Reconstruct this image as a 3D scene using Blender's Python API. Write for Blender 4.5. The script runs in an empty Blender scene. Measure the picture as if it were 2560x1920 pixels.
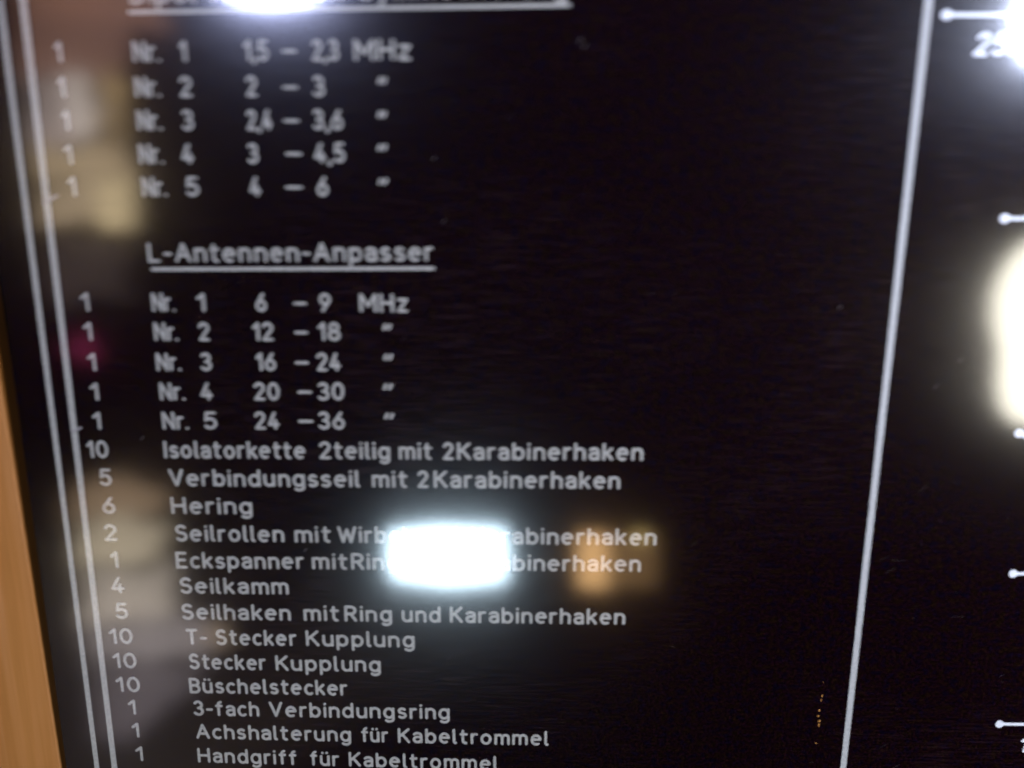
import bpy, math, random
from mathutils import Matrix, Vector
random.seed(7)
FOCUS, FSTOP, RATIO = 0.592, 1.6, 0.72
COATR, HAZE = 0.08, 0.145
P_TUBE, P_TOP, P_CORNER, P_SHADE, P_WARM, P_SPOT = 34, 95, 140, 17, 8.5, 400
S = bpy.context.scene
COL = S.collection

# ------------------------------------------------------------------ camera
EYE = 0.5            # metres from the panel to the lens
ZC = 1.8             # height of the lens above the floor
ROOM = 0.9           # distance from the panel to the lamps it mirrors
rot = [[0.999851, -0.00414, 0.016746], [0.007955, 0.972054, -0.234622], [-0.015307, 0.23472, 0.971943]]
def w(v): return Vector((v[0], v[2], -v[1]))          # panel (right, down, in) -> world
rx, dn, fw = w(rot[0]), w(rot[1]), w(rot[2])
cam = bpy.data.cameras.new('camera')
cam.sensor_width = 36.0
cam.lens = 36.0 * 2150 / 2560
cam.clip_start = 0.01; cam.clip_end = 50
cam.dof.use_dof = True
cam.dof.focus_distance = FOCUS
cam.dof.aperture_fstop = FSTOP
cam.dof.aperture_ratio = RATIO
co = bpy.data.objects.new('camera', cam); COL.objects.link(co)
co.matrix_world = Matrix(((rx.x, -dn.x, -fw.x, 0.0), (rx.y, -dn.y, -fw.y, -EYE), (rx.z, -dn.z, -fw.z, ZC), (0, 0, 0, 1)))
S.camera = co

# ------------------------------------------------------------------ world and exposure
W = bpy.data.worlds.new('World'); S.world = W; W.use_nodes = True
W.node_tree.nodes['Background'].inputs[0].default_value = (0.75, 0.72, 0.85, 1)
W.node_tree.nodes['Background'].inputs[1].default_value = 0.008
S.view_settings.view_transform = 'Standard'; S.view_settings.look = 'None'
S.view_settings.exposure = 0; S.view_settings.gamma = 1
S.cycles.filter_width = 1.8
S.cycles.sample_clamp_indirect = 0; S.cycles.blur_glossy = 0
S.cycles.caustics_reflective = True

# ---- measured layout: panel positions in mm from the lens foot, mirrored sight lines as slopes
ROWS = [
   [('Dipol-Antennen-Symmetrierung', -216.41, 21.16, 95.94, 99.8)] ,
   [('1', -260.64, -257.3, 65.62, 65.69), ('Nr.', -217.7, -202.61, 66.0, 66.17), ('1', -191.52, -188.2, 66.23, 66.29), ('1,5', -156.09, -142.63, 66.54, 66.7), ('–', -135.1, -126.96, 66.73, 66.84), ('2,3', -118.55, -103.81, 66.87, 67.04), ('MHz', -95.2, -64.01, 67.08, 67.39)] ,
   [('1', -261.23, -257.56, 47.18, 47.23), ('Nr.', -218.14, -204.18, 47.48, 47.6), ('2', -193.28, -186.51, 47.66, 47.72), ('2', -156.2, -150.11, 47.91, 47.98), ('–', -135.91, -127.38, 48.05, 48.13), ('3', -118.99, -112.48, 48.17, 48.24), ('″', -82.76, -77.38, 48.42, 48.48)] ,
   [('1', -261.24, -257.26, 29.48, 29.52), ('Nr.', -218.69, -205.01, 29.74, 29.83), ('3', -193.62, -187.18, 29.89, 29.94), ('2,4', -157.12, -142.82, 30.11, 30.21), ('–', -136.43, -127.54, 30.23, 30.3), ('3,6', -119.8, -103.08, 30.33, 30.45), ('″', -83.49, -77.99, 30.55, 30.6)] ,
   [('1', -262.0, -257.68, 11.01, 11.08), ('Nr.', -219.51, -205.63, 11.42, 11.58), ('4', -195.35, -188.32, 11.65, 11.75), ('3', -157.82, -151.73, 12.01, 12.1), ('–', -136.26, -127.01, 12.22, 12.34), ('4,5', -119.95, -102.56, 12.38, 12.57), ('″', -84.21, -78.38, 12.72, 12.81)] ,
   [('1', -262.19, -257.56, -6.87, -6.84), ('Nr.', -219.58, -205.31, -6.62, -6.53), ('5', -194.53, -186.94, -6.47, -6.42), ('4', -157.84, -151.41, -6.26, -6.21), ('–', -137.24, -127.62, -6.14, -6.07), ('6', -119.41, -113.0, -6.03, -5.99), ('″', -84.28, -78.34, -5.83, -5.78)] ,
   [('L-Antennen-Anpasser', -220.02, -53.66, -44.07, -42.44)] ,
   [('1', -262.92, -257.1, -73.08, -73.06), ('Nr.', -220.4, -206.54, -72.91, -72.87), ('1', -193.62, -188.54, -72.81, -72.8), ('6', -158.85, -152.6, -72.67, -72.66), ('–', -136.42, -128.52, -72.59, -72.57), ('9', -121.33, -114.62, -72.53, -72.51), ('MHz', -97.54, -69.21, -72.44, -72.34)] ,
   [('1', -263.4, -257.27, -90.79, -90.75), ('Nr.', -220.53, -206.28, -90.48, -90.38), ('2', -194.0, -187.42, -90.29, -90.25), ('12', -161.8, -149.28, -90.07, -89.98), ('–', -136.8, -128.82, -89.89, -89.83), ('18', -123.01, -109.57, -89.79, -89.69), ('″', -84.56, -78.5, -89.52, -89.47)] ,
   [('1', -263.22, -256.76, -109.14, -109.09), ('Nr.', -220.95, -206.06, -108.82, -108.7), ('3', -194.43, -187.76, -108.61, -108.56), ('16', -161.0, -149.06, -108.35, -108.26), ('–', -137.47, -129.15, -108.17, -108.11), ('24', -124.52, -110.22, -108.07, -107.96), ('″', -84.55, -78.4, -107.76, -107.72)] ,
   [('1', -263.98, -257.18, -127.58, -127.51), ('Nr.', -220.61, -205.33, -127.15, -126.99), ('4', -195.82, -188.33, -126.9, -126.82), ('20', -163.55, -148.09, -126.58, -126.42), ('–', -136.92, -128.25, -126.31, -126.22), ('30', -125.07, -108.68, -126.19, -126.03), ('″', -85.25, -78.78, -125.8, -125.73)] ,
   [('1', -264.45, -257.33, -145.93, -145.85), ('Nr.', -220.73, -204.8, -145.47, -145.3), ('5', -195.48, -187.17, -145.2, -145.11), ('24', -164.17, -149.04, -144.87, -144.71), ('–', -137.56, -128.55, -144.59, -144.49), ('36', -125.37, -109.31, -144.46, -144.29), ('″', -85.22, -78.43, -144.03, -143.96)] ,
   [('10', -269.34, -255.95, -164.07, -164.03), ('Isolatorkette', -221.32, -134.29, -163.87, -163.52), ('2teilig', -125.71, -82.25, -163.47, -163.3), ('mit', -76.89, -56.3, -163.27, -163.19), ('2', -49.96, -43.34, -163.16, -163.14), ('Karabinerhaken', -41.17, 72.12, -163.12, -162.65)] ,
   [('5', -263.28, -255.51, -182.2, -182.19), ('Verbindungsseil', -219.88, -101.44, -182.05, -181.64), ('mit', -93.82, -72.04, -181.6, -181.53), ('2', -65.91, -59.2, -181.5, -181.48), ('Karabinerhaken', -55.79, 58.79, -181.46, -181.06)] ,
   [('6', -263.41, -255.32, -200.68, -200.65), ('Hering', -220.16, -169.46, -200.47, -200.23)] ,
   [('2', -264.51, -256.09, -218.91, -218.91), ('Seilrollen', -219.4, -150.65, -218.82, -218.7), ('mit', -143.9, -121.17, -218.67, -218.64), ('Wirbel', -116.97, -72.68, -218.62, -218.54), ('und', -65.22, -41.84, -218.52, -218.48), ('Karabinerhaken', -32.9, 82.45, -218.45, -218.23)] ,
   [('1', -264.34, -255.59, -237.45, -237.42), ('Eckspanner', -220.4, -139.14, -237.28, -236.98), ('mit', -133.88, -111.48, -236.95, -236.87), ('Ring', -109.02, -78.55, -236.85, -236.74), ('und', -72.06, -48.72, -236.71, -236.63), ('Karabinerhaken', -40.73, 73.58, -236.59, -236.16)] ,
   [('4', -263.73, -254.72, -254.86, -254.85), ('Seilkamm', -219.72, -149.7, -254.76, -254.59)] ,
   [('5', -263.33, -254.25, -273.11, -273.12), ('Seilhaken', -220.03, -149.47, -273.1, -273.1), ('mit', -140.95, -118.28, -273.09, -273.1), ('Ring', -114.67, -84.32, -273.09, -273.09), ('und', -77.89, -52.99, -273.08, -273.09), ('Karabinerhaken', -47.09, 64.91, -273.08, -273.07)] ,
   [('10', -268.88, -253.45, -291.12, -291.12), ('T-', -218.46, -204.89, -291.1, -291.11), ('Stecker', -199.16, -146.84, -291.09, -291.09), ('Kupplung', -140.61, -70.08, -291.07, -291.06)] ,
   [('10', -268.39, -252.85, -308.75, -308.81), ('Stecker', -218.13, -167.74, -308.89, -309.05), ('Kupplung', -161.45, -92.67, -309.06, -309.27)] ,
   [('10', -267.86, -252.21, -326.37, -326.44), ('Büschelstecker', -219.62, -115.07, -326.53, -326.89)] ,
   [('1', -263.76, -254.41, -343.37, -343.4), ('3-fach', -218.39, -174.45, -343.43, -343.51), ('Verbindungsring', -167.8, -47.99, -343.51, -343.69)] ,
   [('1', -263.1, -253.69, -360.57, -360.65), ('Achshalterung', -217.96, -114.09, -360.88, -361.61), ('für', -107.41, -89.27, -361.64, -361.79), ('Kabeltrommel', -82.87, 17.42, -361.81, -362.52)] ,
   [('1', -262.48, -253.01, -378.62, -378.77), ('Handgriff', -218.13, -151.2, -379.23, -380.18), ('für', -142.58, -122.92, -380.28, -380.58), ('Kabeltrommel', -116.46, -16.57, -380.64, -382.05)] ,
   [('1', -262.08, -252.54, -396.34, -396.51)] ,
]
UNDER_TOP = [(-217.13, 86.06), (21.94, 90.08)]
UNDER_LOW = [(-218.04, -53.55), (-53.89, -52.12)]
BORDER_OUT = [(-288.08, 230.0), (-287.56, -480.0)]
BORDER_IN = [(-275.27, 230.0), (-275.7, -480.0)]
BORDER_MID = [(214.99, 230.0), (213.41, -480.0)]
WOOD_EDGE = [(-326.47, 230.0), (-312.52, -480.0)]
DIAG = [(225.13, 85.41), (270.81, -22.0), (296.79, -148.64), (306.0, -240.12), (312.11, -346.96)]
DIAG_R = [(266.15, 86.26), (281.52, -21.5), (299.61, -148.37), (312.61, -239.5), (327.77, -345.82)]
LBL = [(241.32, 70.69), (298.78, -145.87), (326.16, -362.0), (283.75, -40.35)]
TICKS = [(-277.17, -16.11), (-269.01, -11.81), (-276.7, -152.9), (-270.98, -150.3)]
GLINTS = [(194.74, -317.86), (194.87, -328.09), (194.62, -331.04), (193.99, -338.72), (193.83, -342.88), (194.69, -346.74), (194.67, -349.43), (194.04, -363.27)]
SPECKS = [(-234.2, -156.6), (-137.49, -229.15), (28.38, 72.36), (31.07, 69.29), (-52.36, 9.86), (-47.23, -25.14), (182.79, -73.22), (255.93, -104.05), (243.79, -119.91)]
R_TUBE = [(-0.1691, -0.4322), (-0.1049, -0.4251), (-0.023, -0.4284), (-0.0198, -0.4694), (-0.0238, -0.5013), (-0.096, -0.5066), (-0.165, -0.4986), (-0.1723, -0.4712)]
R_TOP = [(-0.3393, 0.2365), (-0.2102, 0.2366), (-0.2165, 0.1949), (-0.2432, 0.1825), (-0.2782, 0.1792), (-0.3129, 0.1828), (-0.3361, 0.1936)]
R_CORNER = [(0.5258, 0.1737), (0.5439, 0.2094), (0.5715, 0.3014), (0.6707, 0.3199), (0.7241, 0.1459), (0.6002, 0.1191), (0.5434, 0.1252)]
R_SHADE = [(0.6017, -0.0611), (0.5673, -0.0726), (0.5504, -0.0976), (0.5421, -0.1276), (0.5456, -0.1603), (0.5582, -0.1981), (0.5611, -0.2368), (0.5679, -0.2662), (0.5829, -0.2819), (0.6168, -0.2866), (0.6915, -0.2799), (0.6567, -0.0676)]
R_WARM = [(0.0674, -0.4333), (0.1047, -0.4329), (0.1069, -0.5063), (0.069, -0.5068)]
R_WARM2 = [(0.1047, -0.4329), (0.1644, -0.4322), (0.1674, -0.5027), (0.1069, -0.5035)]
R_BULB = [(0.1394, -0.4298), (0.1504, -0.4297), (0.1508, -0.4414), (0.1399, -0.4416)]
W0 = [(-0.5502, 0.2444), (-0.386, 0.2444), (-0.394, 0.1563), (-0.5619, 0.156)]
W1 = [(-0.5525, 0.1601), (-0.4399, 0.1603), (-0.4462, 0.098), (-0.5606, 0.0977)]
W2 = [(-0.5466, 0.1019), (-0.4771, 0.1021), (-0.4851, 0.0292), (-0.5559, 0.029)]
W3 = [(-0.4771, 0.1021), (-0.4471, 0.1022), (-0.4546, 0.0293), (-0.4851, 0.0292)]
W4 = [(-0.5513, 0.029), (-0.4486, 0.0293), (-0.4522, -0.0059), (-0.5557, -0.0063)]
W5 = [(-0.5511, -0.0063), (-0.4867, -0.006), (-0.4921, -0.0554), (-0.5573, -0.0558)]
W6 = [(-0.4867, -0.006), (-0.4476, -0.0058), (-0.4532, -0.0621), (-0.4928, -0.0623)]
W7 = [(-0.5549, -0.074), (-0.4567, -0.0735), (-0.4642, -0.1481), (-0.5641, -0.1488)]
W8 = [(-0.5406, -0.1918), (-0.5237, -0.1917), (-0.5259, -0.2112), (-0.5429, -0.2113)]
W9 = [(-0.5587, -0.3685), (-0.4502, -0.3674), (-0.4551, -0.4204), (-0.5649, -0.4216)]
W10 = [(-0.5573, -0.4215), (-0.4526, -0.4204), (-0.4586, -0.4857), (-0.5648, -0.487)]
W11 = [(-0.5597, -0.4869), (-0.4509, -0.4856), (-0.4575, -0.5585), (-0.568, -0.56)]
W12 = [(-0.5611, -0.5542), (-0.4035, -0.5521), (-0.4089, -0.6212), (-0.5688, -0.6235)]
W13 = [(-0.5805, -0.6237), (-0.4326, -0.6215), (-0.4386, -0.6927), (-0.5887, -0.6951)]
W14 = [(-0.433, -0.5638), (-0.3862, -0.5632), (-0.3888, -0.5977), (-0.4359, -0.5983)]
W13 = [(-0.5597, -0.6175), (-0.4133, -0.6096), (-0.4409, -0.657), (-0.482, -0.6994), (-0.5286, -0.7367), (-0.5638, -0.7373)]
W15 = [(-0.5091, 0.1083), (-0.4955, 0.1096), (-0.4891, 0.0466), (-0.5053, 0.04)]

# ------------------------------------------------------------------ materials
def nodes(name):
    m = bpy.data.materials.new(name); m.use_nodes = True
    return m, m.node_tree, m.node_tree.nodes['Principled BSDF']
def add(t, kind, **kw):
    n = t.nodes.new(kind)
    for k, v in kw.items():
        if k in n.inputs: n.inputs[k].default_value = v
        else: setattr(n, k, v)
    return n
def coords(t, scale):
    tc = add(t, 'ShaderNodeTexCoord'); mp = add(t, 'ShaderNodeMapping'); mp.inputs['Scale'].default_value = scale
    t.links.new(tc.outputs['Object'], mp.inputs['Vector']); return mp.outputs['Vector']
def noise(t, scale, sc=(1, 1, 1), detail=2.0, rough=0.5):
    n = add(t, 'ShaderNodeTexNoise'); n.inputs['Scale'].default_value = scale
    n.inputs['Detail'].default_value = detail; n.inputs['Roughness'].default_value = rough
    t.links.new(coords(t, sc), n.inputs['Vector']); return n
def ramp(t, src, stops):
    r = add(t, 'ShaderNodeValToRGB'); cr = r.color_ramp
    cr.elements[0].position, cr.elements[0].color = stops[0][0], (*stops[0][1], 1)
    cr.elements[1].position, cr.elements[1].color = stops[-1][0], (*stops[-1][1], 1)
    for p, c in stops[1:-1]:
        e = cr.elements.new(p); e.color = (*c, 1)
    t.links.new(src, r.inputs['Fac']); return r.outputs['Color']
def mix(t, a, b, fac, mode='MIX'):
    n = add(t, 'ShaderNodeMix', data_type='RGBA', blend_type=mode)
    if isinstance(fac, float): n.inputs[0].default_value = fac
    else: t.links.new(fac, n.inputs[0])
    for v, i in ((a, 6), (b, 7)):
        if isinstance(v, tuple): n.inputs[i].default_value = (*v, 1)
        else: t.links.new(v, n.inputs[i])
    return n.outputs[2]
def gloss(b, t, coat=1.0):
    b.inputs['Coat Weight'].default_value = coat
    b.inputs['Coat IOR'].default_value = 1.75
    b.inputs['Coat Roughness'].default_value = COATR
    n = noise(t, 9, detail=1.0)                      # the sheet is not perfectly flat
    bp = add(t, 'ShaderNodeBump'); bp.inputs['Strength'].default_value = 1.0; bp.inputs['Distance'].default_value = 0.0002
    t.links.new(n.outputs['Fac'], bp.inputs['Height']); t.links.new(bp.outputs['Normal'], b.inputs['Coat Normal'])

def lacquer():
    m, t, b = nodes('black_lacquer')
    streak = noise(t, 1, (35, 35, 900), 3.0, 0.6)
    cloud = noise(t, 5, detail=3.0)
    fine = noise(t, 650, detail=2.0, rough=0.8)
    c1 = ramp(t, fine.outputs['Fac'], [(0.32, (0.05, 0.05, 0.05)), (0.5, (0.6, 0.6, 0.6)), (0.66, (2.4, 2.4, 2.4))])
    tint = noise(t, 210, detail=2.0, rough=0.7)
    c0 = ramp(t, tint.outputs['Fac'], [(0.36, (0.0075, 0.0030, 0.0012)), (0.5, (0.0070, 0.0013, 0.0026)), (0.64, (0.0026, 0.0012, 0.0060))])
    c1 = mix(t, c1, c0, 1.0, 'MULTIPLY')
    c2 = ramp(t, streak.outputs['Fac'], [(0.50, (0.0, 0.0, 0.0)), (0.80, (0.030, 0.015, 0.017))])
    mask = ramp(t, cloud.outputs['Fac'], [(0.45, (0, 0, 0)), (0.70, (1, 1, 1))])
    dust = mix(t, (0.0, 0.0, 0.0), c2, mask)
    t.links.new(mix(t, c1, dust, 1.0, 'ADD'), b.inputs['Base Color'])
    r2 = ramp(t, streak.outputs['Fac'], [(0.2, (HAZE,) * 3), (0.8, (HAZE + 0.08,) * 3)])
    t.links.new(r2, b.inputs['Roughness'])
    b.inputs['Specular IOR Level'].default_value = 0.22
    gloss(b, t); return m
def paint(name, col, wear=0.75):
    m, t, b = nodes(name)
    n = noise(t, 600, detail=3.0, rough=0.8)
    lo = tuple(c * wear for c in col)
    t.links.new(ramp(t, n.outputs['Fac'], [(0.35, lo), (0.6, col)]), b.inputs['Base Color'])
    b.inputs['Roughness'].default_value = HAZE + 0.04
    b.inputs['Specular IOR Level'].default_value = 0.22
    gloss(b, t, 1.0); return m
def wood():
    m, t, b = nodes('orange_wood')
    g = noise(t, 1, (90, 90, 3.5), 4.0, 0.6)
    big = noise(t, 1, (14, 14, 1.2), 2.0)
    c = ramp(t, g.outputs['Fac'], [(0.25, (0.46, 0.175, 0.026)), (0.5, (0.57, 0.225, 0.044)), (0.75, (0.66, 0.29, 0.09))])
    d = ramp(t, big.outputs['Fac'], [(0.36, (0.80, 0.70, 0.50)), (0.62, (1.08, 1.06, 1.12))])
    t.links.new(mix(t, c, d, 1.0, 'MULTIPLY'), b.inputs['Base Color'])
    b.inputs['Roughness'].default_value = 0.55
    bp = add(t, 'ShaderNodeBump'); bp.inputs['Strength'].default_value = 0.3; bp.inputs['Distance'].default_value = 0.0004
    t.links.new(g.outputs['Fac'], bp.inputs['Height']); t.links.new(bp.outputs['Normal'], b.inputs['Normal'])
    return m
def plain(name, col, rough=0.8, var=0.7, scale=12):
    m, t, b = nodes(name)
    n = noise(t, scale, detail=3.0)
    t.links.new(ramp(t, n.outputs['Fac'], [(0.3, tuple(c * var for c in col)), (0.7, col)]), b.inputs['Base Color'])
    b.inputs['Roughness'].default_value = rough; return m
def glow(name, col, power):
    m, t, b = nodes(name)
    b.inputs['Base Color'].default_value = (0.5, 0.5, 0.5, 1)
    b.inputs['Emission Color'].default_value = (*col, 1); b.inputs['Emission Strength'].default_value = power
    return m
LACQ = lacquer()
WHITE = paint('white_engraving_paint', (0.58, 0.545, 0.47), 0.65)
LINE = paint('border_paint', (0.60, 0.58, 0.54), 0.7)
BRIGHT = paint('bright_white_paint', (0.90, 0.90, 0.90), 0.92)
GREY = paint('scratched_grey', (0.10, 0.08, 0.075), 0.5)
SCR = paint('pale_scratch', (0.50, 0.45, 0.42), 0.6)
GOLD = paint('painted_glint', (0.62, 0.28, 0.07), 0.5)  # warm glints put into the colour
WOOD = wood()

# ------------------------------------------------------------------ mesh helpers
def mesh(name, verts, faces, mat, parent=None, loc=(0, 0, 0), label=None):
    me = bpy.data.meshes.new(name); me.from_pydata(verts, [], faces); me.update()
    if mat: me.materials.append(mat)
    o = bpy.data.objects.new(name, me); COL.objects.link(o); o.location = loc
    if parent: o.parent = parent
    if label: o['label'] = label
    return o
def thing(name, label, cat, loc=(0, 0, 0), group=None):
    o = bpy.data.objects.new(name, None); COL.objects.link(o); o.location = loc
    o['label'] = label; o['category'] = cat
    if group: o['group'] = group
    return o
def boxm(name, lo, hi, mat, parent=None, bev=0.0, label=None):
    import bmesh
    bm = bmesh.new(); bmesh.ops.create_cube(bm, size=1.0)
    for v in bm.verts:
        v.co = Vector([lo[i] + (v.co[i] + 0.5) * (hi[i] - lo[i]) for i in range(3)])
    if bev: bmesh.ops.bevel(bm, geom=bm.edges[:], offset=bev, segments=2, affect='EDGES')
    me = bpy.data.meshes.new(name); bm.to_mesh(me); bm.free(); me.materials.append(mat)
    o = bpy.data.objects.new(name, me); COL.objects.link(o)
    if parent: o.parent = parent
    if label: o['label'] = label
    return o
def prism(name, poly, y0, y1, mat, parent=None, label=None):
    """extrude an (x, z) outline from depth y0 to y1"""
    n = len(poly)
    v = [(x, y0, z) for x, z in poly] + [(x, y1, z) for x, z in poly]
    f = [tuple(range(n)), tuple(range(2 * n - 1, n - 1, -1))] + [(i, i + n, (i + 1) % n + n, (i + 1) % n) for i in range(n)]
    o = mesh(name, v, f, mat, parent, label=label)
    import bmesh
    bm = bmesh.new(); bm.from_mesh(o.data); bmesh.ops.recalc_face_normals(bm, faces=bm.faces[:]); bm.to_mesh(o.data); bm.free()
    return o

# ribbons of paint, coordinates in millimetres on the panel face
class Ribbon:
    def __init__(s): s.v = []; s.f = []
    def loop(s, pts, lift):
        n = len(pts); b = len(s.v)
        s.v += [(x / 1000, -lift / 1000, z / 1000) for x, z in pts] + [(x / 1000, 0.0, z / 1000) for x, z in pts]
        s.f.append(tuple(b + i for i in range(n)))
        s.f += [(b + i, b + n + i, b + n + (i + 1) % n, b + (i + 1) % n) for i in range(n)]
    def stroke(s, pts, wd, lift, closed=False, caps=True):
        P = [Vector(p) for p in pts]; h = wd / 2; n = len(P); L = []; R = []
        for i in range(n):
            if closed: a, c = P[i - 1], P[(i + 1) % n]
            else: a, c = P[max(i - 1, 0)], P[min(i + 1, n - 1)]
            d0 = (P[i] - a); d1 = (c - P[i])
            d0 = d0.normalized() if d0.length > 1e-6 else d1.normalized()
            d1 = d1.normalized() if d1.length > 1e-6 else d0
            t = (d0 + d1).normalized(); k = 1 / max(0.55, t.dot(d1))
            nn = Vector((-t.y, t.x)) * h * k
            L.append(P[i] + nn); R.append(P[i] - nn)
        if closed:
            b = len(s.v); y = -lift / 1000
            for p in L + R: s.v.append((p.x / 1000, y, p.y / 1000))
            for p in L + R: s.v.append((p.x / 1000, 0.0, p.y / 1000))
            for i in range(n):
                j = (i + 1) % n
                s.f.append((b + i, b + j, b + n + j, b + n + i))
                s.f.append((b + i, b + 2 * n + i, b + 2 * n + j, b + j))
                s.f.append((b + n + i, b + n + j, b + 3 * n + j, b + 3 * n + i))
            return
        def cap(c, d):
            a = math.atan2(d.y, d.x)
            return [(c.x + h * math.cos(a + q), c.y + h * math.sin(a + q)) for q in (math.pi / 3, 0.0, -math.pi / 3)] if caps else []
        out = [tuple(p) for p in L] + cap(P[-1], (P[-1] - P[-2])) + [tuple(p) for p in reversed(R)] + cap(P[0], (P[0] - P[1]))
        # as quads along the ribbon plus caps, so bent ribbons triangulate well
        b = len(s.v); y = -lift / 1000
        s.v += [(x / 1000, y, z / 1000) for x, z in out] + [(x / 1000, 0.0, z / 1000) for x, z in out]
        m = len(out); nc = 3 if caps else 0
        r = lambda i: b + n + nc + (n - 1 - i)
        for i in range(n - 1): s.f.append((b + i, b + i + 1, r(i + 1), r(i)))
        if caps:
            s.f.append((b + n - 1, b + n, b + n + 1, b + n + 2, r(n - 1)))
            s.f.append((r(0), b + m - 3, b + m - 2, b + m - 1, b))
        for i in range(m): s.f.append((b + i, b + m + i, b + m + (i + 1) % m, b + (i + 1) % m))
    def build(s, name, mat, parent, label=None):
        import bmesh
        o = mesh(name, s.v, s.f, mat, parent, label=label)
        bm = bmesh.new(); bm.from_mesh(o.data)
        bmesh.ops.recalc_face_normals(bm, faces=bm.faces[:])
        for f in bm.faces:
            if abs(f.normal.y) > 0.9 and f.normal.y > 0: f.normal_flip()
        bm.to_mesh(o.data); bm.free()
        return o

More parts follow.
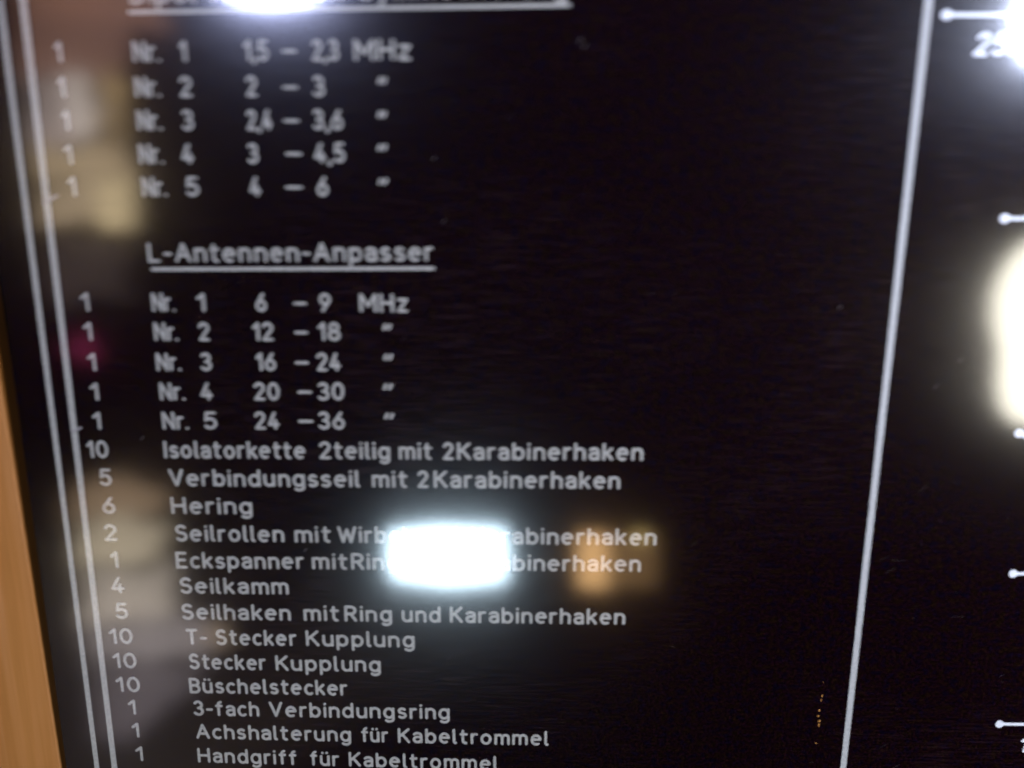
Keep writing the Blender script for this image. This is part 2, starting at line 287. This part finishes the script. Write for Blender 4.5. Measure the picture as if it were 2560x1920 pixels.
# ------------------------------------------------------------------ single-line engraving alphabet (cap height 1)
def arc(cx, cy, rx_, ry_, a0, a1, n=8):
    return [(cx + rx_ * math.cos(math.radians(a0 + (a1 - a0) * i / n)), cy + ry_ * math.sin(math.radians(a0 + (a1 - a0) * i / n))) for i in range(n + 1)]
X = 0.70
def ring(cx, cy, a, b): return ('c', arc(cx, cy, a, b, 0, 360, 16)[:-1])
bowl = ring(.27, .35, .27, .35)
G = {
 'A': (.72, [[(0, 0), (.36, 1)], [(.36, 1), (.72, 0)], [(.13, .33), (.59, .33)]]),
 'B': (.58, [[(0, 0), (0, 1)], [(0, 1), (.3, 1)] + arc(.3, .76, .24, .24, 80, -90, 7) + [(0, .52)], [(.3, .52)] + arc(.32, .26, .26, .26, 80, -90, 7) + [(0, 0)]]),
 'D': (.64, [[(0, 0), (0, 1)], [(0, 1), (.22, 1)] + arc(.22, .5, .42, .5, 80, -90, 10) + [(0, 0)]]),
 'E': (.52, [[(.52, 1), (0, 1), (0, 0), (.52, 0)], [(0, .52), (.46, .52)]]),
 'H': (.66, [[(0, 0), (0, 1)], [(.66, 0), (.66, 1)], [(0, .5), (.66, .5)]]),
 'I': (0.0, [[(0, 0), (0, 1)]]),
 'K': (.62, [[(0, 0), (0, 1)], [(.6, 1), (.02, .42)], [(.2, .6), (.62, 0)]]),
 'L': (.50, [[(0, 1), (0, 0), (.5, 0)]]),
 'M': (.84, [[(0, 0), (0, 1)], [(0, 1), (.42, .3)], [(.42, .3), (.84, 1)], [(.84, 1), (.84, 0)]]),
 'N': (.68, [[(0, 0), (0, 1)], [(0, 1), (.68, 0)], [(.68, 0), (.68, 1)]]),
 'R': (.58, [[(0, 0), (0, 1)], [(0, 1), (.3, 1)] + arc(.3, .74, .26, .26, 80, -90, 7) + [(0, .48)], [(.3, .48), (.58, 0)]]),
 'S': (.56, [arc(.29, .75, .26, .25, 35, 270, 8)[:-1] + arc(.28, .26, .28, .26, 90, -150, 9)]),
 'T': (.62, [[(0, 1), (.62, 1)], [(.31, 1), (.31, 0)]]),
 'V': (.68, [[(0, 1), (.34, 0)], [(.34, 0), (.68, 1)]]),
 'W': (1.0, [[(0, 1), (.26, 0)], [(.26, 0), (.5, .85)], [(.5, .85), (.74, 0)], [(.74, 0), (1.0, 1)]]),
 'a': (.46, [arc(.22, .50, .24, .20, 150, 0, 6) + [(.46, 0)], [(.46, .40), (.24, .40)] + arc(.20, .20, .20, .20, 90, 270, 7) + [(.30, .01), (.46, .14)]]),
 'b': (.54, [[(0, 0), (0, 1)], bowl]), 'd': (.54, [[(.54, 0), (.54, 1)], bowl]),
 'c': (.44, [arc(.27, .35, .27, .35, 55, 305, 12)]),
 'e': (.54, [[(.03, .385), (.535, .385)], arc(.27, .35, .27, .35, 6, 302, 13)]),
 'f': (.36, [[(.14, 0), (.14, .82)] + arc(.32, .82, .18, .18, 170, 95, 4), [(0, X), (.34, X)]]),
 'g': (.54, [[(.54, X), (.54, -.10)] + arc(.29, -.10, .25, .20, -10, -145, 6), bowl]),
 'h': (.50, [[(0, 0), (0, 1)], [(0, .4)] + arc(.25, .45, .25, .25, 165, 0, 8) + [(.5, 0)]]),
 'i': (0.0, [[(0, 0), (0, X)], [(-.005, .96), (.005, .98)]]),
 'k': (.46, [[(0, 0), (0, 1)], [(.44, X), (.02, .27)], [(.17, .42), (.46, 0)]]),
 'l': (.10, [[(0, 1), (0, .12)] + arc(.12, .12, .12, .12, 195, 265, 3)]),
 'm': (.82, [[(0, 0), (0, X)], [(0, .42)] + arc(.205, .495, .205, .205, 165, 0, 7) + [(.41, 0)], [(.41, .42)] + arc(.615, .495, .205, .205, 165, 0, 7) + [(.82, 0)]]),
 'n': (.50, [[(0, 0), (0, X)], [(0, .4)] + arc(.25, .45, .25, .25, 165, 0, 8) + [(.5, 0)]]),
 'o': (.54, [bowl]), 'p': (.54, [[(0, X), (0, -.30)], bowl]),
 'r': (.30, [[(0, 0), (0, X)], [(0, .42)] + arc(.24, .46, .24, .24, 165, 75, 5)]),
 's': (.42, [arc(.215, .525, .19, .175, 35, 265, 7)[:-1] + arc(.21, .18, .21, .18, 85, -145, 7)]),
 't': (.36, [[(.13, .95), (.13, .18)] + arc(.31, .18, .18, .18, 190, 275, 4), [(0, X), (.36, X)]]),
 'u': (.50, [[(0, X)] + arc(.25, .25, .25, .25, 180, 345, 8) + [(.5, .3)], [(.5, 0), (.5, X)]]),
 'y': (.52, [[(0, X), (.26, .02)], [(.52, X), (.2, -.22), (.08, -.30)]]),
 'z': (.46, [[(0, X), (.46, X)], [(.46, X), (0, 0)], [(0, 0), (.46, 0)]]),
 '0': (.58, [ring(.29, .5, .29, .5)]),
 '1': (.26, [[(0, .74), (.26, 1)], [(.26, 1), (.26, 0)]]),
 '2': (.54, [arc(.27, .73, .26, .27, 165, -25, 8) + [(0.02, 0)], [(0.02, 0), (.54, 0)]]),
 '3': (.54, [arc(.26, .75, .24, .25, 150, -90, 9), arc(.26, .26, .28, .26, 90, -150, 9)]),
 '4': (.58, [[(.36, 1), (0, .24)], [(0, .24), (.58, .24)], [(.40, .52), (.40, 0)]]),
 '5': (.54, [[(.50, 1), (.10, 1)], [(.10, 1), (.04, .52)], [(.04, .52)] + arc(.25, .32, .28, .31, 110, -145, 10)]),
 '6': (.56, [ring(.28, .30, .28, .30), [(.44, 1), (.03, .42)]]),
 '8': (.56, [ring(.28, .75, .22, .24), ring(.28, .255, .28, .255)]),
 '9': (.56, [ring(.28, .70, .28, .30), [(.53, .58), (.12, 0)]]),
 '.': (0.0, [[(-.005, 0), (.005, .01)]]),
 ',': (.08, [[(.08, .04), (0, -.18)]]),
 '-': (.30, [[(0, .42), (.30, .42)]]), '\u2013': (.70, [[(0, .44), (.70, .44)]]),
 '\u2033': (.40, [[(0, .66), (.09, .92)], [(.27, .66), (.36, .92)]]),
}
G['\u00fc'] = (.50, G['u'][1] + [[(.10, .96), (.11, .97)], [(.39, .96), (.40, .97)]])
CAP, PEN = 9.6, 1.75
def write(rb, text, x0, x1, z0, z1, cap=CAP, pen=PEN, slant=0.0, fit=True):
    """place text so that its outer edges reach x0 and x1, centred on z (mm)"""
    gap = 0.34
    nat = sum(G[c][0] for c in text) * cap; gaps = len(text) - 1
    span = (x1 - x0) - pen
    if not fit: kx = 1.0; g = gap * cap; x0 = (x0 + x1) / 2 - (nat + g * gaps) / 2 - pen / 2; span = nat + g * gaps
    elif gaps:
        k = span / (nat + gap * cap * gaps); kx = k; g = gap * cap * k
    else:
        kx = min(1.25, max(0.8, span / nat)) if nat else 1.0; g = 0
        x0 += (span - nat * kx) / 2
    x = x0 + pen / 2
    for c in text:
        wd, strokes = G[c]
        t = (x - x0) / max(1e-6, (x1 - x0)); z = z0 + (z1 - z0) * t - cap / 2
        jx, jz = random.uniform(-.12, .12), random.uniform(-.1, .1)
        for k, st in enumerate(strokes):
            closed = isinstance(st, tuple)
            pts = st[1] if closed else st
            q = [(x + jx + px * cap * kx + pz * cap * slant, z + jz + pz * cap) for px, pz in pts]
            rb.stroke(q, pen, 0.10 + 0.03 * k, closed)
        x += wd * cap * kx + g

# ------------------------------------------------------------------ the setting
wallm = plain('wall_paint', (0.02, 0.015, 0.015), 0.9)
wl = boxm('wall', (-1.6, 0.020, 0.0), (1.6, 0.14, 2.6), wallm); wl['kind'] = 'structure'
fl = boxm('floor', (-3.0, -3.5, -0.1), (3.0, 0.5, -0.004), plain('floor_dark', (0.03, 0.025, 0.022), 0.7)); fl['kind'] = 'structure'

# ------------------------------------------------------------------ wooden board at the left
wt = thing('wooden_board', 'orange wooden board edge running up the left side of the black panel', 'board', (-0.4, 0.0, ZC))
(xa, za), (xb, zb) = WOOD_EDGE
bd = prism('board', [((xa + 400) / 1000, za / 1000), ((xb + 400) / 1000, zb / 1000), (-0.16, zb / 1000), (-0.16, za / 1000)], 0.019, 0.0035, WOOD, wt)
md = bd.modifiers.new('bevel', 'BEVEL'); md.width = 0.0012; md.segments = 2

# ------------------------------------------------------------------ the panel
pn = thing('instruction_panel', 'glossy black instruction panel with German antenna parts list in white lettering and pale border lines', 'panel', (0, 0, ZC))
sheet = boxm('backing_sheet', (-0.309, 0.0, -0.50), (0.46, 0.0185, 0.24), LACQ, pn, bev=0.0008)

def line(name, pts, wd, mat=WHITE, label=None, lift=0.10, caps=True):
    rb = Ribbon(); rb.stroke(pts, wd, lift, False, caps); return rb.build(name, mat, pn, label)
def long(pts, n=40):
    (xa, za), (xb, zb) = pts
    return [(xa + (xb - xa) * i / n, za + (zb - za) * i / n) for i in range(n + 1)]
line('border_line', long(BORDER_OUT), 3.2, label='outer pale border line nearest the wooden board')
line('border_line', long(BORDER_IN), 3.7, label='inner pale border line beside the quantity column')
line('border_line', long(BORDER_MID), 3.8, LINE, label='long pale line dividing the list from the diagram')
line('underline', UNDER_TOP, 2.1, lift=0.12); line('underline', UNDER_LOW, 2.1, lift=0.12)
for r in ROWS:
    rb = Ribbon()
    qty = [q for q in r if q[1] < -240]; words = [q for q in r if q[1] >= -240]
    for t, x0, x1, z0, z1 in qty:
        write(rb, t, x0, x1, z0, z1); rb.build('quantity_number', WHITE, pn); rb = Ribbon()
    for t, x0, x1, z0, z1 in words:
        rb = Ribbon(); write(rb, t, x0, x1, z0, z1)
        rb.build('ditto_mark' if t == '\u2033' else 'dash' if t == '\u2013' else 'word', WHITE, pn, None if t in '\u2033\u2013' else 'white lettering reading ' + t)

for (x, z), (x2, z2) in zip(DIAG, DIAG_R):
    if (x, z) == DIAG[2]: x -= 0  # its end dot stands just inside the frame
    k = (z2 - z) / max(1.0, x2 - x) if x2 - x > 20 else 0.0
    rb = Ribbon()
    rb.loop(arc(x, z, 2.7, 2.7, 0, 360, 20)[:-1], 0.13)
    rb.stroke([(x + 1, z), (x + 90, z)], 2.0, 0.10)
    rb.build('connection_line', BRIGHT, pn)
for (x, z), t in zip(LBL, ('25m', '25m', '15m')):
    rb = Ribbon(); write(rb, t, x + 0.2, x + 30.5, z, z, cap=10.2, pen=2.0, slant=0.18)
    rb.build('diagram_label', BRIGHT, pn, 'slanted white lettering reading ' + t)

# wear: nicks and dust; warm glints on scratches painted as gold spots
line('nick', [TICKS[0], TICKS[1]], 1.4, SCR, lift=0.2); line('nick', [TICKS[2], TICKS[3]], 1.3, SCR, lift=0.2)
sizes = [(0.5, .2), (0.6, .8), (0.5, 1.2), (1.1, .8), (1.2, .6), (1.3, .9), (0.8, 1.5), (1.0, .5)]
for (x, z), (a, b) in zip(GLINTS, sizes):
    rb = Ribbon(); rb.loop([(x + px * random.uniform(.8, 1.2) * .8, z + pz * random.uniform(.8, 1.2)) for px, pz in arc(0, 0, a * .8, b, 0, 360, 7)[:-1]], 0.1); rb.build('glint_spot', GOLD, pn)
for (x, z) in SPECKS:
    rb = Ribbon(); a = random.uniform(.7, 1.0)
    rb.stroke([(x - a, z - a * 1.4), (x + a, z + a)], random.uniform(.5, .8), 0.08); rb.build('speck', GREY, pn)
rb = Ribbon()
for i in range(150):                                       # hair scratches and dust, denser at the right
    x = random.choice((random.uniform(-300, 330), random.uniform(215, 340))); z = random.uniform(-400, 100)
    if random.random() < .6:
        r0 = random.uniform(.12, .3); rb.loop(arc(x, z, r0, r0 * random.uniform(.6, 1.3), 0, 360, 6)[:-1], 0.06)
    else:
        L = random.uniform(.8, 5) * (1.6 if x > 215 else 1); a = random.choice((random.uniform(-.1, .15), random.uniform(.5, .9)))
        rb.stroke([(x, z), (x + L * math.cos(a), z + L * math.sin(a))], random.uniform(.06, .14), 0.06)
o = rb.build('dust', GREY, pn); o['kind'] = 'stuff'

# ------------------------------------------------------------------ the room mirrored in the panel
T = EYE + ROOM
def at(s, d=0.0):                       # a sight line mirrored by the panel, met at room distance ROOM + d
    return s[0] * (T + d), s[1] * (T + d)
def lamp(name, label, cat, outline, mat, depth=0.05, d=0.0, rim=0.012):
    P = [at(p, d) for p in outline]; cx = sum(p[0] for p in P) / len(P); cz = sum(p[1] for p in P) / len(P)
    t = thing(name, label, cat, (cx, -(ROOM + d), ZC + cz))
    Q = [(x - cx, z - cz) for x, z in P]
    def grow(q, g):
        l = math.hypot(*q); return (q[0] * (1 + g / l), q[1] * (1 + g / l))
    prism('housing', [grow(q, rim) for q in Q], -depth, -0.002, HOUSE, t)
    prism('diffuser', Q, -0.0015, 0.003, mat, t)
    return t
HOUSE = plain('lamp_housing', (0.05, 0.05, 0.05), 0.5)
lamp('light_box', 'cool white rectangular light box behind the viewer, mirrored over the words Wirbel und', 'lamp', R_TUBE, glow('cool_white', (0.66, 0.86, 1.0), P_TUBE))
lamp('ceiling_lamp', 'blue white ceiling lamp mirrored across the top heading', 'lamp', R_TOP, glow('blue_white', (0.56, 0.62, 1.0), P_TOP))
lamp('ceiling_lamp', 'blue white ceiling lamp mirrored in the top right corner', 'lamp', R_CORNER, glow('blue_white_b', (0.66, 0.74, 1.0), P_CORNER), d=-0.35)  # outline widened beyond the mirrored glare to brighten the right side
lamp('paper_lamp', 'large cream paper lamp with wavy outline mirrored at the right edge', 'lamp', R_SHADE, glow('cream_white', (1.0, 0.95, 0.80), P_SHADE))
lamp('wall_lamp', 'warm amber wall lamp mirrored over the word Karabinerhaken', 'lamp', R_WARM, glow('amber', (1.0, 0.58, 0.24), P_WARM), rim=0.004)
lamp('lamp_shade', 'dim brown lamp shade beside the amber wall lamp', 'lamp', R_WARM2, glow('dim_amber', (1.0, 0.58, 0.24), P_WARM * .16), d=0.08, rim=0.004)
lamp('light_bulb', 'tiny yellow light bulb above the dim brown lamp shade', 'lamp', R_BULB, glow('yellow', (1.0, 0.72, 0.25), P_WARM * 1.3), d=-0.02, rim=0.002)

BACK = 1.0                               # these stand a metre behind the lamps
room = [  # added flat patches giving the mirrored tones: outline, colour, forward offset, name, label
 (W0, (.165, .080, .056), 0.00, 'brown_patch', 'added red brown patch mirrored at the upper left'),
 (W1, (.13, .062, .046), 0.03, 'brown_patch', 'added dark brown patch in front of the red brown one'),
 (W2, (.26, .22, .22), 0.05, 'violet_patch', 'added grey violet patch mirrored beside the quantity numbers'),
 (W3, (.30, .21, .09), 0.05, 'olive_patch', 'added olive brown upright patch right of the grey violet one'),
 (W4, (.42, .33, .21), 0.06, 'cream_patch', 'added beige patch above the cream one'),
 (W5, (.44, .35, .24), 0.06, 'cream_patch', 'added beige patch left of the cream one'),
 (W6, (.72, .60, .37), 0.07, 'cream_patch', 'added brightest cream patch with sharp right edge'),
 (W7, (.060, .042, .042), 0.02, 'dark_patch', 'added dark brown patch under the cream one'),
 (W8, (.62, .05, .22), 0.04, 'magenta_patch', 'added small magenta patch below the dark brown one'),
 (W9, (.27, .19, .12), 0.03, 'wall_panel', 'added tan patch, topmost of the lower group'),
 (W10, (.48, .43, .33), 0.03, 'wall_panel', 'added light grey beige patch below the tan one'),
 (W11, (.42, .385, .35), 0.03, 'wall_panel', 'added grey patch in the middle of the lower group'),
 (W12, (.27, .25, .27), 0.03, 'wall_panel', 'added wide blue grey patch of the lower group'),
 (W13, (.14, .125, .15), 0.03, 'wall_panel', 'added dark blue grey patch, lowest of the lower group'),
 (W15, (.60, .56, .55), 0.09, 'pale_streak', 'narrow pale highlight streak added in front of the grey violet patch'),
 (W14, (.55, .43, .31), 0.01, 'wall_panel', 'added small tan patch beside the wide blue grey one'),
]
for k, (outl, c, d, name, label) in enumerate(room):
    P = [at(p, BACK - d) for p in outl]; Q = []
    for i, (a, b) in enumerate(zip(P, P[1:] + P[:1])):      # wavy outlines soften the patches, none is a perfect rectangle
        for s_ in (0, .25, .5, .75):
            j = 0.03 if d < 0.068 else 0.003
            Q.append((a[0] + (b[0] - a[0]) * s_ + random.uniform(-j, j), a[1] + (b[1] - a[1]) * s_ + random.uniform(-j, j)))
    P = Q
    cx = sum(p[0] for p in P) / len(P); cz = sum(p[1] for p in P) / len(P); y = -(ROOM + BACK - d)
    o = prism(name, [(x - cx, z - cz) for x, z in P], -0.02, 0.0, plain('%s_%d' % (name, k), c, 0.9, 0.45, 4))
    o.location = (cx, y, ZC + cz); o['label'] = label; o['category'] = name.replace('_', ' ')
# unseen spots added to brighten the mirrored patches, pointed away from the panel
t = thing('upper_fill_spot', 'small unseen spot added to light the mirrored patches at the upper left', 'lamp', (-1.0, -1.05, ZC + 0.32))
boxm('lamp_head', (-0.03, 0.0, -0.03), (0.03, 0.06, 0.03), HOUSE, t, bev=0.006)
for z, e in ((0.32, P_SPOT), (-1.2, P_SPOT * .85)):
    ld = bpy.data.lights.new('spot_bulb', 'SPOT'); ld.energy = e; ld.spot_size = math.radians(105); ld.spot_blend = 0.6; ld.shadow_soft_size = 0.03
    ld.color = (1.0, 0.93, 0.85)
    lo = bpy.data.objects.new('spot_bulb', ld); COL.objects.link(lo)
    if z > 0: lo.parent = t; lo.location = (0, -0.012, 0)
    else:
        t2 = thing('floor_lamp', 'low unseen spot added to light the lower mirrored patches', 'lamp', (-1.0, -1.05, ZC + z))
        boxm('lamp_head', (-0.03, 0.0, -0.03), (0.03, 0.06, 0.03), HOUSE, t2, bev=0.006)
        lo.parent = t2; lo.location = (0, -0.012, 0)
    d = Vector((-0.5 * (T + BACK), -ROOM - BACK, ZC + (0.04 if z > 0 else -0.52) * (T + BACK))) - Vector((-1.0, -1.05, ZC + z))
    lo.rotation_euler = d.to_track_quat('-Z', 'Y').to_euler()
